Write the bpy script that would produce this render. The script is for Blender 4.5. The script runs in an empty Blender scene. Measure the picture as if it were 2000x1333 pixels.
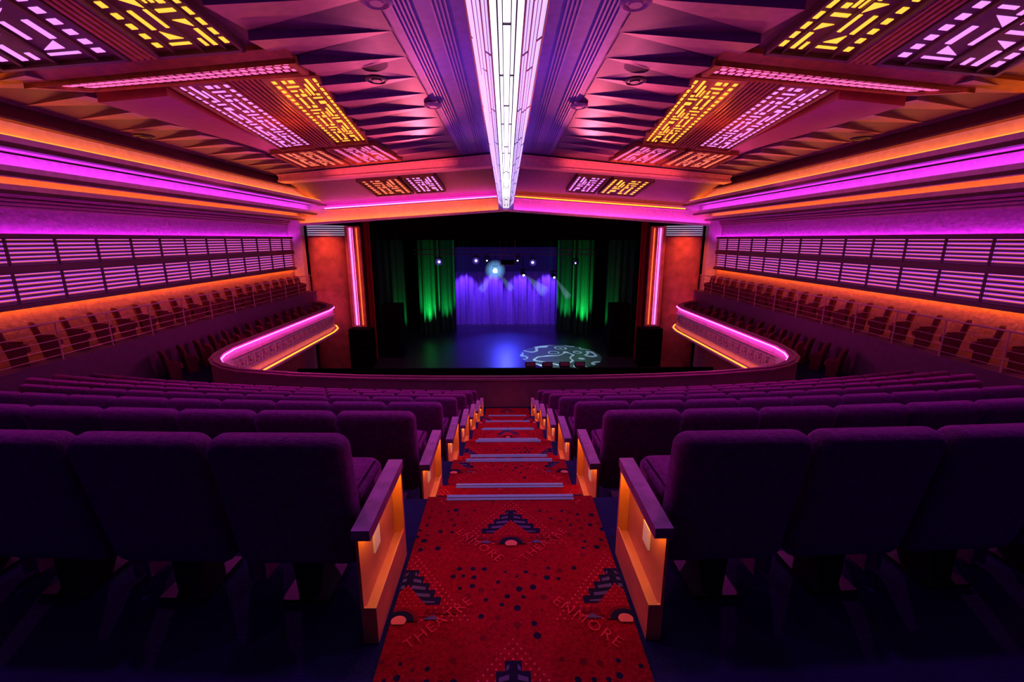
import bpy, bmesh, math, random
from mathutils import Vector, Matrix
random.seed(4)
sc=bpy.context.scene
sc.view_settings.view_transform='Standard'
CZ=8.5
COL=sc.collection
# ---------------------------------------------------------------- materials
def mat(name,col,rough=.6,em=None,es=0,metal=0,bump=0,bscale=20,var=.12,vscale=6,sheen=0,spec=None):
    m=bpy.data.materials.new(name); m.use_nodes=True
    nt=m.node_tree; b=nt.nodes['Principled BSDF']
    b.inputs['Roughness'].default_value=rough; b.inputs['Metallic'].default_value=metal
    tc=nt.nodes.new('ShaderNodeTexCoord')
    nz=nt.nodes.new('ShaderNodeTexNoise'); nz.inputs['Scale'].default_value=vscale; nz.inputs['Detail'].default_value=4
    nt.links.new(tc.outputs['Object'],nz.inputs['Vector'])
    rp=nt.nodes.new('ShaderNodeValToRGB')
    rp.color_ramp.elements[0].position=.3; rp.color_ramp.elements[1].position=.7
    rp.color_ramp.elements[0].color=[c*(1-var) for c in col]+[1]
    rp.color_ramp.elements[1].color=[min(1,c*(1+var)) for c in col]+[1]
    nt.links.new(nz.outputs['Fac'],rp.inputs['Fac']); nt.links.new(rp.outputs['Color'],b.inputs['Base Color'])
    if bump:
        n2=nt.nodes.new('ShaderNodeTexNoise'); n2.inputs['Scale'].default_value=bscale; n2.inputs['Detail'].default_value=5
        nt.links.new(tc.outputs['Object'],n2.inputs['Vector'])
        bp=nt.nodes.new('ShaderNodeBump'); bp.inputs['Strength'].default_value=bump; bp.inputs['Distance'].default_value=.05
        nt.links.new(n2.outputs['Fac'],bp.inputs['Height']); nt.links.new(bp.outputs['Normal'],b.inputs['Normal'])
    if em:
        b.inputs['Emission Color'].default_value=list(em)+[1]; b.inputs['Emission Strength'].default_value=es
    if sheen:
        b.inputs['Sheen Weight'].default_value=sheen; b.inputs['Sheen Roughness'].default_value=.4
        b.inputs['Sheen Tint'].default_value=(.8,.15,.8,1)
    if spec is not None: b.inputs['Specular IOR Level'].default_value=spec
    return m
ORANGE=(1,.20,.01); PURPLE=(.60,.06,1); YEL=(1,.45,.03)
M={}
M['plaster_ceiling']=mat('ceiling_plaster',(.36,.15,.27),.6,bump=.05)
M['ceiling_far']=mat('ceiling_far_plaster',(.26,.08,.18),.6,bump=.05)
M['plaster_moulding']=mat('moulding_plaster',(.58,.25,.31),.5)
M['moulding_shade']=mat('moulding_shaded_side',(.17,.05,.18),.5)  # shaded side of the fins painted in as a darker plaster
M['plaster_strip']=mat('strip_plaster',(.38,.27,.70),.5)
M['red_panel']=mat('red_ceiling_panel',(.50,.04,.06),.5)
M['beam']=mat('coral_beam',(.85,.38,.36),.5)
M['wall_rough']=mat('rough_wall_plaster',(.66,.30,.26),.8,bump=.8,bscale=7,spec=.2)
M['wall_up']=mat('upper_wall_plaster',(.46,.18,.42),.8,bump=.9,bscale=7,spec=.2)
M['wall_red']=mat('red_wall_plaster',(.55,.18,.13),.7,bump=.5,bscale=8,spec=.2,var=.25,vscale=2)
M['cove']=mat('cove_plaster',(.74,.52,.58),.6)
M['trim']=mat('cream_trim',(.50,.24,.34),.5)
M['parapet']=mat('parapet_plaster',(.26,.07,.15),.5)
M['platform']=mat('platform_paint',(.14,.03,.13),.7)
M['velvet']=mat('seat_velvet',(.18,.026,.14),.9,bump=.5,bscale=120,sheen=.5,vscale=30,spec=.1,var=.3)
M['velvet_red']=mat('gallery_seat_velvet',(.17,.024,.05),.9,bump=.2,bscale=120,vscale=9,spec=.1)
M['darkmetal']=mat('dark_metal',(.02,.02,.03),.5,metal=.6)
M['rail']=mat('rail_metal',(.62,.28,.38),.4,metal=.3)
M['truss']=mat('truss_metal',(.30,.14,.22),.5,metal=.3)
M['navy']=mat('navy_carpet',(.015,.016,.07),.9,bump=.4,bscale=90,spec=.1)
M['red']=mat('red_carpet',(.38,.004,.018),.95,bump=.7,bscale=200,var=.28,vscale=60,spec=.05)
M['c_navy']=mat('carpet_ink',(.012,.01,.03),.95,spec=.05)
M['c_grey']=mat('carpet_grey',(.10,.07,.15),.95,spec=.05)
M['c_pink']=mat('carpet_pink',(.60,.05,.08),.95,spec=.05)
M['c_text']=mat('carpet_lettering',(.60,.028,.045),.95,spec=.05)
M['c_cream']=mat('carpet_cream',(.65,.15,.11),.95,spec=.05)
M['c_dark']=mat('carpet_maroon',(.14,.004,.012),.95,spec=.05)
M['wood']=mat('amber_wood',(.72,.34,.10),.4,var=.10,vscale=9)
M['woodtop']=mat('purple_lit_wood',(.28,.09,.24),.4,var=.3,vscale=14)  # purple light on the rail put into its wood colour
M['plate']=mat('plate_cream_glow',(.95,.85,.60),.5,em=(1,.7,.35),es=.10)  # faint glow put into the plate to make it visible
M['black']=mat('stage_black',(.004,.004,.005),.9,spec=.05)
M['blackgloss']=mat('stage_floor_black',(.03,.03,.05),.35)
M['speaker']=mat('speaker_black',(.004,.004,.005),.9,bump=.2,bscale=60,spec=.04)
M['slat']=mat('slat_wood',(.16,.05,.15),.5)
M['frame']=mat('frame_brown',(.05,.02,.035),.5)
M['frame2']=mat('louvre_frame_paint',(.12,.04,.08),.5)
M['bronze']=mat('bronze_panel',(.46,.14,.05),.45,metal=.2,var=.25)
M['bronzedark']=mat('dark_bronze_panel',(.11,.03,.035),.5,var=.25)
M['frieze']=mat('frieze_paint',(.55,.22,.32),.5,var=.2)
M['curt_purple']=mat('backdrop_cloth',(.35,.22,.8),.9,spec=.1)
M['curt_green']=mat('leg_cloth',(.03,.14,.06),.9,spec=.1)
M['curt_red']=mat('red_house_curtain',(.28,.015,.02),.9,spec=.1)
M['nosing']=mat('nosing_metal_glow',(.09,.07,.20),.45,em=(.4,.28,1),es=.12)  # violet gleam on the metal put in as a faint glow
def E(name,col,st): return mat(name,col,.5,em=col,es=st,var=0)
M['e_orange']=E('orange_light_strip',ORANGE,22)
M['e_orangecove']=E('orange_cove_strip',(1,.27,.015),15)
M['e_lip']=E('amber_lip_line',(1,.38,.03),1.3)
M['e_orange2']=E('orange_light_strip_soft',ORANGE,5)
M['e_orange4']=E('orange_cove_strip_lower',(1,.24,.02),8)
M['e_header']=E('orange_header_strip',(1,.20,.01),24)
M['e_headerm']=E('magenta_header_strip',(1,.06,.75),20)
M['e_purple']=E('purple_light_strip',(.60,.05,1),19)
M['e_purple2']=E('magenta_wall_strip',(.70,.04,1),26)
M['e_mag']=E('magenta_light_strip',(1,.05,.7),16)
M['e_amber']=E('amber_niche_strip',(1,.36,.035),20)
M['e_glass']=E('fixture_glass',(.58,.40,1),1.35)
M['e_glasswarm']=E('fixture_glass_center',(.95,.78,1),2.2)
M['e_gy']=E('grille_yellow_light',(1,.40,.03),1.8)
M['e_gp']=E('grille_purple_light',(.85,.28,1),1.2)
M['e_gr']=E('grille_coral_light',(1,.20,.10),1.1)
M['e_gk']=E('grille_pink_light',(1,.16,.50),1.1)
M['e_cap']=E('capital_glow',(.75,.7,1),.35)  # glow put into the capital's pale slats, which are no lamps
M['e_lou']=E('louvre_purple_light',(.38,.07,1),.80)
M['e_loo']=E('louvre_orange_light',(1,.20,.06),.8)
M['e_neonp']=E('neon_violet',(.85,.20,1),1.8)
M['e_neono']=E('neon_orange',(1,.16,.04),1.3)
M['lens_b']=E('lens_blue',(.2,.15,1),6)
M['lens_w']=E('lens_white',(.6,.95,1),30)
# ---------------------------------------------------------------- mesh helpers
class MB:
    def __init__(s): s.bm=bmesh.new()
    def poly(s,pts,m=0):
        vs=[s.bm.verts.new(p) for p in pts]
        try:
            f=s.bm.faces.new(vs); f.material_index=m; return f
        except Exception: return None
    def hexa(s,p,m=0):
        v=[s.bm.verts.new(q) for q in p]
        for i in ((0,3,2,1),(4,5,6,7),(0,1,5,4),(1,2,6,5),(2,3,7,6),(3,0,4,7)):
            f=s.bm.faces.new([v[j] for j in i]); f.material_index=m
    def box(s,x0,x1,y0,y1,z0,z1,m=0):
        x0,x1=min(x0,x1),max(x0,x1)
        s.hexa([(x0,y0,z0),(x1,y0,z0),(x1,y1,z0),(x0,y1,z0),(x0,y0,z1),(x1,y0,z1),(x1,y1,z1),(x0,y1,z1)],m)
    def rings(s,rings,m=0,cap=True,closed=True):
        R=[[s.bm.verts.new(p) for p in r] for r in rings]
        n=len(R[0])
        for a,b in zip(R[:-1],R[1:]):
            for i in range(n if closed else n-1):
                f=s.bm.faces.new([a[i],a[(i+1)%n],b[(i+1)%n],b[i]]); f.material_index=m
        if cap:
            f=s.bm.faces.new(R[0][::-1]); f.material_index=m
            f=s.bm.faces.new(R[-1]); f.material_index=m
    def cyl(s,p0,p1,r0,r1=None,n=10,m=0):
        r1=r0 if r1 is None else r1
        p0=Vector(p0);p1=Vector(p1);d=(p1-p0).normalized()
        a=d.orthogonal().normalized();b=d.cross(a)
        s.rings([[p0+a*r0*math.cos(2*math.pi*i/n)+b*r0*math.sin(2*math.pi*i/n) for i in range(n)],
                 [p1+a*r1*math.cos(2*math.pi*i/n)+b*r1*math.sin(2*math.pi*i/n) for i in range(n)]],m)
def mesh(mb,name,mats,smooth=False,recalc=True):
    if recalc: bmesh.ops.recalc_face_normals(mb.bm,faces=mb.bm.faces[:])
    me=bpy.data.meshes.new(name); mb.bm.to_mesh(me); mb.bm.free()
    for m in mats: me.materials.append(M[m])
    if smooth:
        for p in me.polygons: p.use_smooth=True
        me.set_sharp_from_angle(angle=math.radians(50)) if hasattr(me,'set_sharp_from_angle') else None
    return me
def put(name,data,loc=(0,0,CZ),rot=(0,0,0),parent=None,label=None,cat=None,group=None,kind=None):
    o=bpy.data.objects.new(name,data); COL.objects.link(o)
    o.location=loc; o.rotation_euler=rot
    if parent: o.parent=parent
    if label: o['label']=label
    if cat: o['category']=cat
    if group: o['group']=group
    if kind: o['kind']=kind
    return o
def empty(name,loc=(0,0,CZ),rot=(0,0,0),**k):
    o=put(name,None,loc,rot,**k); o.empty_display_size=.1; return o
def sweep(mb,path,prof,m=0,cap=True):
    n=len(path); rings=[]
    for i,(x,y) in enumerate(path):
        a=Vector(path[max(i-1,0)]);b=Vector(path[min(i+1,n-1)])
        t=(b-a).normalized(); nn=Vector((-t.y,t.x))
        rings.append([(x+nn.x*o,y+nn.y*o,z) for o,z in prof])
    mb.rings(rings,m,cap)
O0=(0,0,0)
# ---------------------------------------------------------------- geometry constants
def Ye(k): return 2.57+1.28*(k-1)
def Zf(k): return -1.65-.42*(k-1)
def cur(x): return x*x/76
half=[(0,10.65),(2,10.68),(3.8,10.8),(5.5,11.02),(7.1,11.4),(7.7,11.7),(8.2,12.1),(8.6,12.6),(8.85,13.2),(9,14),(9,16),(9,18),(9,20),(9,22),(9.15,22.9),(9.5,23.6),(10.1,24.25),(11.0,24.8),(11.85,25.1)]
path=[(-x,y) for x,y in half[::-1]]+half[1:]
def Py(x):
    x=abs(x)
    for (a,b),(c,d) in zip(half[:-1],half[1:]):
        if a<=x<=c and c>a: return b+(d-b)*(x-a)/(c-a)
    return 25
# ---------------------------------------------------------------- balcony floor
mb=MB()
xs=[-12+.5*i for i in range(49)]; xs=sorted(set([x for x in xs if abs(x)>.6]+[-.55,.55]))
def strip(fn0,z0,fn1,z1):
    for a,b in zip(xs[:-1],xs[1:]):
        mb.poly([(a,fn0(a),z0),(b,fn0(b),z0),(b,fn1(b),z1),(a,fn1(a),z1)])
for k in range(1,8):
    f0=(lambda x:-1.5) if k==1 else (lambda x,k=k:Ye(k-1)+cur(x))
    f1=(lambda x,k=k:Ye(k)+cur(x)) if k<7 else (lambda x:Py(x) if abs(x)<9 else (Py(x) if abs(x)>9 else 14))
    strip(f0,Zf(k),f1,Zf(k))
    if k<7: strip(f1,Zf(k),f1,Zf(k+1))
put('balcony_floor',mesh(mb,'balcony_floor',['navy']),label='dark navy stepped balcony floor carrying the seat rows',cat='floor',kind='structure')
for s in (-1,1):
    mb=MB()
    mb.box(s*10.75,s*11.98,7.6,25.1,-4.3,-2.85,0)
    put('gallery_platform',mesh(mb,'gallery_platform',['platform']),label='raised side gallery platform with dark purple front along the wall',cat='platform',kind='structure')
# ---------------------------------------------------------------- aisle carpet
polys=[]
def motif(cx,cy):
    K=.84
    def P(pts,m,l): polys.append(([(cx+x*K,cy+y*K) for x,y in pts],m,l))
    for i in range(19):
        for j in range(19-i):
            x=-.36+.040*j+.020*i; y=.0+.0265*i
            P([(x-.007,y),(x,y-.007),(x+.007,y),(x,y+.007)],3,1)
    ws=[.40,.32,.24,.16,.08]
    for i,w in enumerate(ws):
        y=.10+.052*i
        P([(-w/2,y),(w/2,y),(w/2,y+.053),(-w/2,y+.053)],1,2)
    for i in range(5):
        y=.112+.052*i; w=ws[i]*.42
        for s in (-1,1): P([(s*.02,y),(s*w,y-.012 if i else y),(s*w,y+.01),(s*.02,y+.024)][::s],2,3)
    P([(-.19,.02),(0,.24),(.19,.02)],0,4)
    for s in (-1,1):
        for i in range(5):
            x=s*(.12+.035*i); x2=s*(.12+.035*(i+1))
            P([(x,.035),(x2,.035),((x+x2)/2,.075)][::s],5,5)
        P([(s*.12,.0),(s*.22,.0),(s*.17,.03)][::s],2,6)
    for i in range(7):
        for j in range(7-i):
            x=-.105+.035*j+.0175*i; y=.09+.024*i
            P([(x-.005,y),(x,y-.005),(x+.005,y),(x,y+.005)],3,6)
    def arc(r,m,l):
        P([(r*math.cos(math.pi*i/12),r*.85*math.sin(math.pi*i/12)-.01) for i in range(13)],m,l)
    arc(.10,5,7);arc(.078,1,8);arc(.040,4,9)
    P([(-.040,-.01),(-.032,-.03),(.032,-.03),(.040,-.01)],4,9)
def texttris(body):
    cu=bpy.data.curves.new('lettering','FONT'); cu.body=body; cu.size=1; cu.resolution_u=2; cu.space_character=1.15; cu.offset=-.010
    o=bpy.data.objects.new('tmp_lettering',cu); COL.objects.link(o)
    dg=bpy.context.evaluated_depsgraph_get(); dg.update()
    me=bpy.data.meshes.new_from_object(o.evaluated_get(dg)); me.calc_loop_triangles()
    t=[[tuple(me.vertices[i].co[:2]) for i in tr.vertices] for tr in me.loop_triangles]
    bpy.data.objects.remove(o); bpy.data.meshes.remove(me); bpy.data.curves.remove(cu)
    w=max(p[0] for q in t for p in q)
    return [[(p[0]/w,p[1]/w) for p in q] for q in t]
TE=texttris('ENMORE'); TT=texttris('THEATRE')
words=[]
def word(tr,x0,y0,x1,y1):
    d=Vector((x1-x0,y1-y0)); n=Vector((-d.y,d.x))
    for q in tr:
        pts=[(x0+d.x*p[0]+n.x*p[1]*.95,y0+d.y*p[0]+n.y*p[1]*.95) for p in q]
        polys.append((pts,6,9))
    words.append((x0,y0,x1,y1))
cents=[]
for i in range(-1,11):
    cents.append((0,1.12+i))
    cents.append((-.50,1.62+i)); cents.append((.50,1.62+i))
for c in cents:
    motif(*c)
    word(TE,c[0]-.32,c[1]+.09,c[0]-.07,c[1]-.15)
    word(TT,c[0]+.07,c[1]-.15,c[0]+.32,c[1]+.09)
used=[]
for i in range(12000):
    x=random.uniform(-.53,.53); y=random.uniform(.3,10.3)
    ok=True
    for c in cents:
        dx,dy=abs(x-c[0]),y-c[1]
        if -.19<dy<.45 and dx<.36-.62*max(dy,0) : ok=False;break
    if not ok: continue
    if any(abs(x-a)<.044 and abs(y-b)<.044 for a,b in used[-1200:]): continue
    if len(used)>1700: break
    used.append((x,y))
    r=random.choice([.008,.011,.014,.017]); m=random.choice([1,1,1,1,1,5,5,5])
    polys.append(([(x+r*math.cos(a*math.pi/4),y+r*math.sin(a*math.pi/4)) for a in range(8)],m,1))
def clip(pts,ax,val,sgn):
    out=[]
    for i in range(len(pts)):
        a,b=pts[i-1],pts[i]
        ia=(a[ax]-val)*sgn>=0; ib=(b[ax]-val)*sgn>=0
        if ia!=ib:
            t=(val-a[ax])/(b[ax]-a[ax]); out.append((a[0]+(b[0]-a[0])*t,a[1]+(b[1]-a[1])*t))
        if ib: out.append(b)
    return out
HW=.535
mb=MB()
regs=[]
for k in range(1,8):
    y0=-1.2 if k==1 else Ye(k-1)+.48
    y1=Ye(k)+.008 if k<7 else 10.45
    regs.append((y0,y1,Zf(k)))
    if k<7: regs.append((Ye(k),Ye(k)+.488,Zf(k)-.21))
T=.012
for y0,y1,z in regs:
    mb.box(-HW,HW,y0,y1,z-.205 if z>-4.1 else z+.001,z+T,0)
    for pts,m,l in polys:
        ys=[p[1] for p in pts]
        if max(ys)<y0 or min(ys)>y1: continue
        q=pts
        for ax,v,sg in ((0,-HW,1),(0,HW,-1),(1,y0+.02,1),(1,y1-.05,-1)):
            if q: q=clip(q,ax,v,sg)
        if len(q)>=3:
            ar=sum(q[i-1][0]*q[i][1]-q[i][0]*q[i-1][1] for i in range(len(q)))
            if ar<0: q=q[::-1]
            if abs(ar)>1e-7: mb.poly([(p[0],p[1],z+T+.0007*l) for p in q],m)
put('aisle_carpet',mesh(mb,'aisle_carpet',['red','c_navy','c_grey','c_pink','c_cream','c_dark','c_text'],recalc=False),label='red patterned art deco carpet with lettering on aisle steps',cat='carpet')
for k in range(1,7):
    for (y,z) in ((Ye(k),Zf(k)),(Ye(k)+.488,Zf(k)-.21)):
        mb=MB(); mb.box(-.41,.41,-.036,-.022,0,.006); mb.box(-.41,.41,-.006,.014,0,.006); mb.box(-.41,.41,.014,.018,-.02,.006)
        put('step_nosing',mesh(mb,'step_nosing',['nosing']),loc=(0,y,CZ+z+T+.001),label='pale metal stair nosing strip on red carpeted step',cat='stair nosing',group='aisle step nosings')
# ---------------------------------------------------------------- seats
def rrect(w,h,r,n=5):
    pts=[]
    for cx,cz,a0 in ((w/2-r,h-r,0),(-w/2+r,h-r,90),(-w/2+r,r,180),(w/2-r,r,270)):
        for i in range(n+1):
            a=math.radians(a0+90*i/n); pts.append((cx+r*math.cos(a),cz+r*math.sin(a)))
    return pts
def slab(mb,w,h,t,r,bev,z0,yc,bulge=.012,m=0,shear=0,taper=0):
    rr=[]
    for ins,y in ((.11,-t/2-bulge),(bev+.015,-t/2-bulge*.5),(bev*.9,-t/2),(bev*.3,-t/2+bev*.3),(0,-t/2+bev),(0,t/2-bev),(bev*.3,t/2-bev*.3),(bev*.9,t/2),(bev+.015,t/2+bulge*.5),(.11,t/2+bulge)):
        ring=[]
        for x,z in rrect(w-2*ins,h-2*ins,max(r-ins*.6,.01)):
            z=z+ins; f=1-taper*(1-z/h)
            ring.append((x*f,yc+y+shear*(h-z),z0+z))
        rr.append(ring)
    mb.rings(rr,m)
def p_back(mb,m=0,w=.566,sh=.17,r=.062): slab(mb,w,.665,.11,r,.028,.205,0.06,shear=sh,m=m,taper=.03)
def p_cush(mb,m=0,w=.48):
    rr=[]
    for ins,z in ((.03,.35),(.0,.375),(0,.45),(.012,.475),(.045,.49)):
        rr.append([(x*1.0,.20+y+ins,z) for x,y in rrect(w-2*ins,.44-2*ins,.07)])
    mb.rings(rr,m)
def p_arm(mb,sx,m=0):
    rr=[]
    for ins,z in ((.008,.50),(0,.51),(0,.54),(.01,.553)):
        rr.append([(sx*.258+x,.16+y+ins,z) for x,y in rrect(.045-2*ins,.30-2*ins,.020)])
    mb.rings(rr,m)
    mb.box(sx*.258-.012,sx*.258+.012,.24,.38,.02,.50,m)
def p_leg(mb,m=0):
    mb.hexa([(-.05,.16,.02),(.05,.16,.02),(.05,.34,.02),(-.05,.34,.02),(-.10,.2,.35),(.10,.2,.35),(.10,.5,.35),(-.10,.5,.35)],m)
    mb.box(-.11,.11,.12,.40,.0,.02,m)
def one(fn,nm,mt,smooth=True):
    mb=MB(); fn(mb); return mesh(mb,nm,mt,smooth)
me_back=one(p_back,'backrest',['velvet']); me_cush=one(p_cush,'seat_cushion',['velvet'])
me_armL=one(lambda b:p_arm(b,-1),'armrest',['velvet']); me_armR=one(lambda b:p_arm(b,1),'armrest',['velvet'])
me_leg=one(p_leg,'support_leg',['darkmetal'],False)
mb=MB(); p_back(mb,0);p_cush(mb,0);p_arm(mb,-1,0);p_arm(mb,1,0);p_leg(mb,1); me_seat=mesh(mb,'theatre_seat',['velvet','darkmetal'],True)
# gallery seat: curved upright back, seat cushion and solid side supports down to the platform
mb=MB(); slab(mb,.52,.62,.10,.10,.03,.27,.05,shear=.20,taper=.04)
rr=[]
for ins,z in ((.03,.30),(.0,.325),(0,.42),(.012,.445),(.04,.455)):
    rr.append([(x,.16+y+ins,z) for x,y in rrect(.46-2*ins,.34-2*ins,.06)])
mb.rings(rr,0)
for sx in (-1,1): mb.hexa([(sx*.235-.018,.14,0),(sx*.235+.018,.14,0),(sx*.235+.018,.42,0),(sx*.235-.018,.42,0),(sx*.235-.018,.08,.56),(sx*.235+.018,.08,.56),(sx*.235+.018,.42,.50),(sx*.235-.018,.42,.50)],1)
me_gseat=mesh(mb,'gallery_seat',['velvet_red','velvet_red'],True)
def full_seat(loc,rz,label,grp):
    e=empty('theatre_seat',loc,(0,0,rz),label=label,cat='theatre seat',group=grp)
    for nm,me in (('backrest',me_back),('seat_cushion',me_cush),('armrest',me_armL),('armrest',me_armR),('support_leg',me_leg)):
        put(nm,me,O0,parent=e)
    return e
nper={1:4,2:6,3:9,4:11,5:14,6:16,7:17}
for k in range(1,8):
    for s in (-1,1):
        for j in range(nper[k]):
            x=s*(.96+.58*j)
            y=1.6+1.28*(k-1)+cur(x); rz=math.atan(2*x/76)
            loc=(x,y,CZ+Zf(k)+.001)
            if k<=3: full_seat(loc,rz,'upholstered purple velvet theatre seat in a balcony row' if j else 'purple velvet theatre seat beside the carpeted aisle','balcony seats')
            else: put('theatre_seat',me_seat,loc,(0,0,rz),label='upholstered purple velvet theatre seat in a balcony row' if j else 'purple velvet theatre seat beside the carpeted aisle',cat='theatre seat',group='balcony seats')
for s in (-1,1):
    for i in range(21):
        y=9.0+i*.76
        put('theatre_seat',me_gseat,(s*11.45,y,CZ-2.849),(0,0,s*math.radians(40)),label='red velvet gallery seat by the glowing orange wall',cat='theatre seat',group='upper gallery seats')
    for i in range(13):
        y=12.9+i*.76
        put('theatre_seat',me_gseat,(s*10.4,y,CZ+Zf(7)+.001),(0,0,s*math.radians(40)),label='red velvet gallery seat behind the balcony parapet',cat='theatre seat',group='lower gallery seats')
        if i<12: put('theatre_seat',me_gseat,(s*9.6,y+.9,CZ+Zf(7)+.001),(0,0,s*math.radians(40)),label='red velvet gallery seat behind the balcony parapet',cat='theatre seat',group='lower gallery seats')
# ---------------------------------------------------------------- end panels
def endpanel_meshes(s):
    mb=MB()
    mb.box(s*.05,s*.062,0,.53,0,.505,0)
    mb.box(0,s*.05,.51,.53,.0,.505,0)
    mb.box(0,s*.05,0,.012,.0,.175,0)
    mb.box(0,s*.05,.012,.51,.0,.155,0)
    mb.box(0,s*.008,.012,.51,.155,.175,0)
    mb.box(0,s*.008,.0,.51,.49,.505,0)
    body=mesh(mb,'panel_body',['wood'])
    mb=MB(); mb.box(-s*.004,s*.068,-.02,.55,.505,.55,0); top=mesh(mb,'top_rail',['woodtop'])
    mb=MB(); mb.box(s*.015,s*.032,.03,.49,.490,.504,0); led=mesh(mb,'light_strip',['e_amber'])
    mb=MB(); mb.box(s*.042,s*.05,.17,.25,.30,.40,0); pl=mesh(mb,'number_plate',['plate'])
    return body,top,led,pl
EP={s:endpanel_meshes(s) for s in (-1,1)}
for k in range(1,8):
    for s in (-1,1):
        e=empty('aisle_end_panel',(s*.56,1.52+1.28*(k-1),CZ+Zf(k)+.001),label='wooden seat end panel with amber lit niche beside aisle',cat='seat end panel',group='aisle end panels')
        for nm,me in zip(('panel_body','top_rail','light_strip','number_plate'),EP[s]): put(nm,me,O0,parent=e)
# ---------------------------------------------------------------- parapet
e=empty('balcony_parapet',label='curved balcony parapet with ledge and glowing key frieze',cat='balcony front')
mb=MB(); sweep(mb,path,[(-.09,-4.6),(.09,-4.6),(.09,-3.45),(-.09,-3.45)]); put('parapet_wall',mesh(mb,'parapet_wall',['parapet']),O0,parent=e)
mb=MB(); sweep(mb,path,[(-.14,-3.455),(.15,-3.455),(.15,-3.41),(-.14,-3.41)]); sweep(mb,path,[(-.06,-3.41),(.0,-3.41),(.0,-3.36),(-.06,-3.36)]); put('top_ledge',mesh(mb,'top_ledge',['parapet']),O0,parent=e)
mb=MB(); sweep(mb,path,[(.09,-4.68),(.36,-4.68),(.36,-4.60),(.09,-4.60)]); put('bottom_ledge',mesh(mb,'bottom_ledge',['trim']),O0,parent=e)
for s in (-1,1):
    pp=[p for p in path if p[0]*s>8 ]
    mb=MB(); sweep(mb,pp,[(.093,-4.58),(.12,-3.74),(.12,-3.70),(.093,-3.5)]); put('facing',mesh(mb,'facing',['cove']),O0,parent=e)
    mb=MB(); sweep(mb,pp,[(.24,-4.60),(.28,-4.60),(.28,-4.57),(.24,-4.57)]); put('orange_light_strip',mesh(mb,'ls',['e_orange2']),O0,parent=e)
    mb=MB(); sweep(mb,pp,[(.155,-3.49),(.185,-3.49),(.185,-3.465),(.155,-3.465)]); put('magenta_light_strip',mesh(mb,'ls',['e_mag']),O0,parent=e)
    mb=MB()
    for i in range(19):
        y=13.8+i*.47; xf=s*(9-.09); xo=s*(9-.14)
        def bx(y0,y1,z0,z1): mb.box(xf,xo,y+y0,y+y1,z0,z1)
        bx(0,.04,-4.22,-3.9); bx(0,.34,-4.22,-4.19); bx(0,.34,-3.93,-3.9); bx(.30,.34,-4.22,-4.0); bx(.10,.22,-4.1,-4.07);bx(.10,.14,-4.1,-3.98)
    mb.box(s*8.91,s*8.86,13.5,22.6,-4.35,-4.32); mb.box(s*8.91,s*8.84,13.5,22.6,-3.78,-3.75)
    put('frieze',mesh(mb,'frieze',['frieze']),O0,parent=e,label='fine key pattern frieze')
# ---------------------------------------------------------------- railings
for s in (-1,1):
    e=empty('gallery_railing',label='slim metal railing along the raised side gallery',cat='railing')
    mb=MB(); mb.cyl((s*10.79,7.65,-1.93),(s*10.79,24.6,-1.93),.022); put('top_rail',mesh(mb,'top_rail',['rail'],True),O0,parent=e)
    mb=MB()
    for z in (-2.15,-2.35,-2.55,-2.72): mb.cyl((s*10.79,7.65,z),(s*10.79,24.6,z),.009,n=6)
    put('bars',mesh(mb,'bars',['rail'],True),O0,parent=e)
    mb=MB(); mb.cyl((0,0,-2.849),(0,0,-1.93),.018,n=8); pm=mesh(mb,'post',['rail'],True)
    for i in range(13): put('post',pm,(s*10.79,7.70+i*1.40,0),parent=e)
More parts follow.
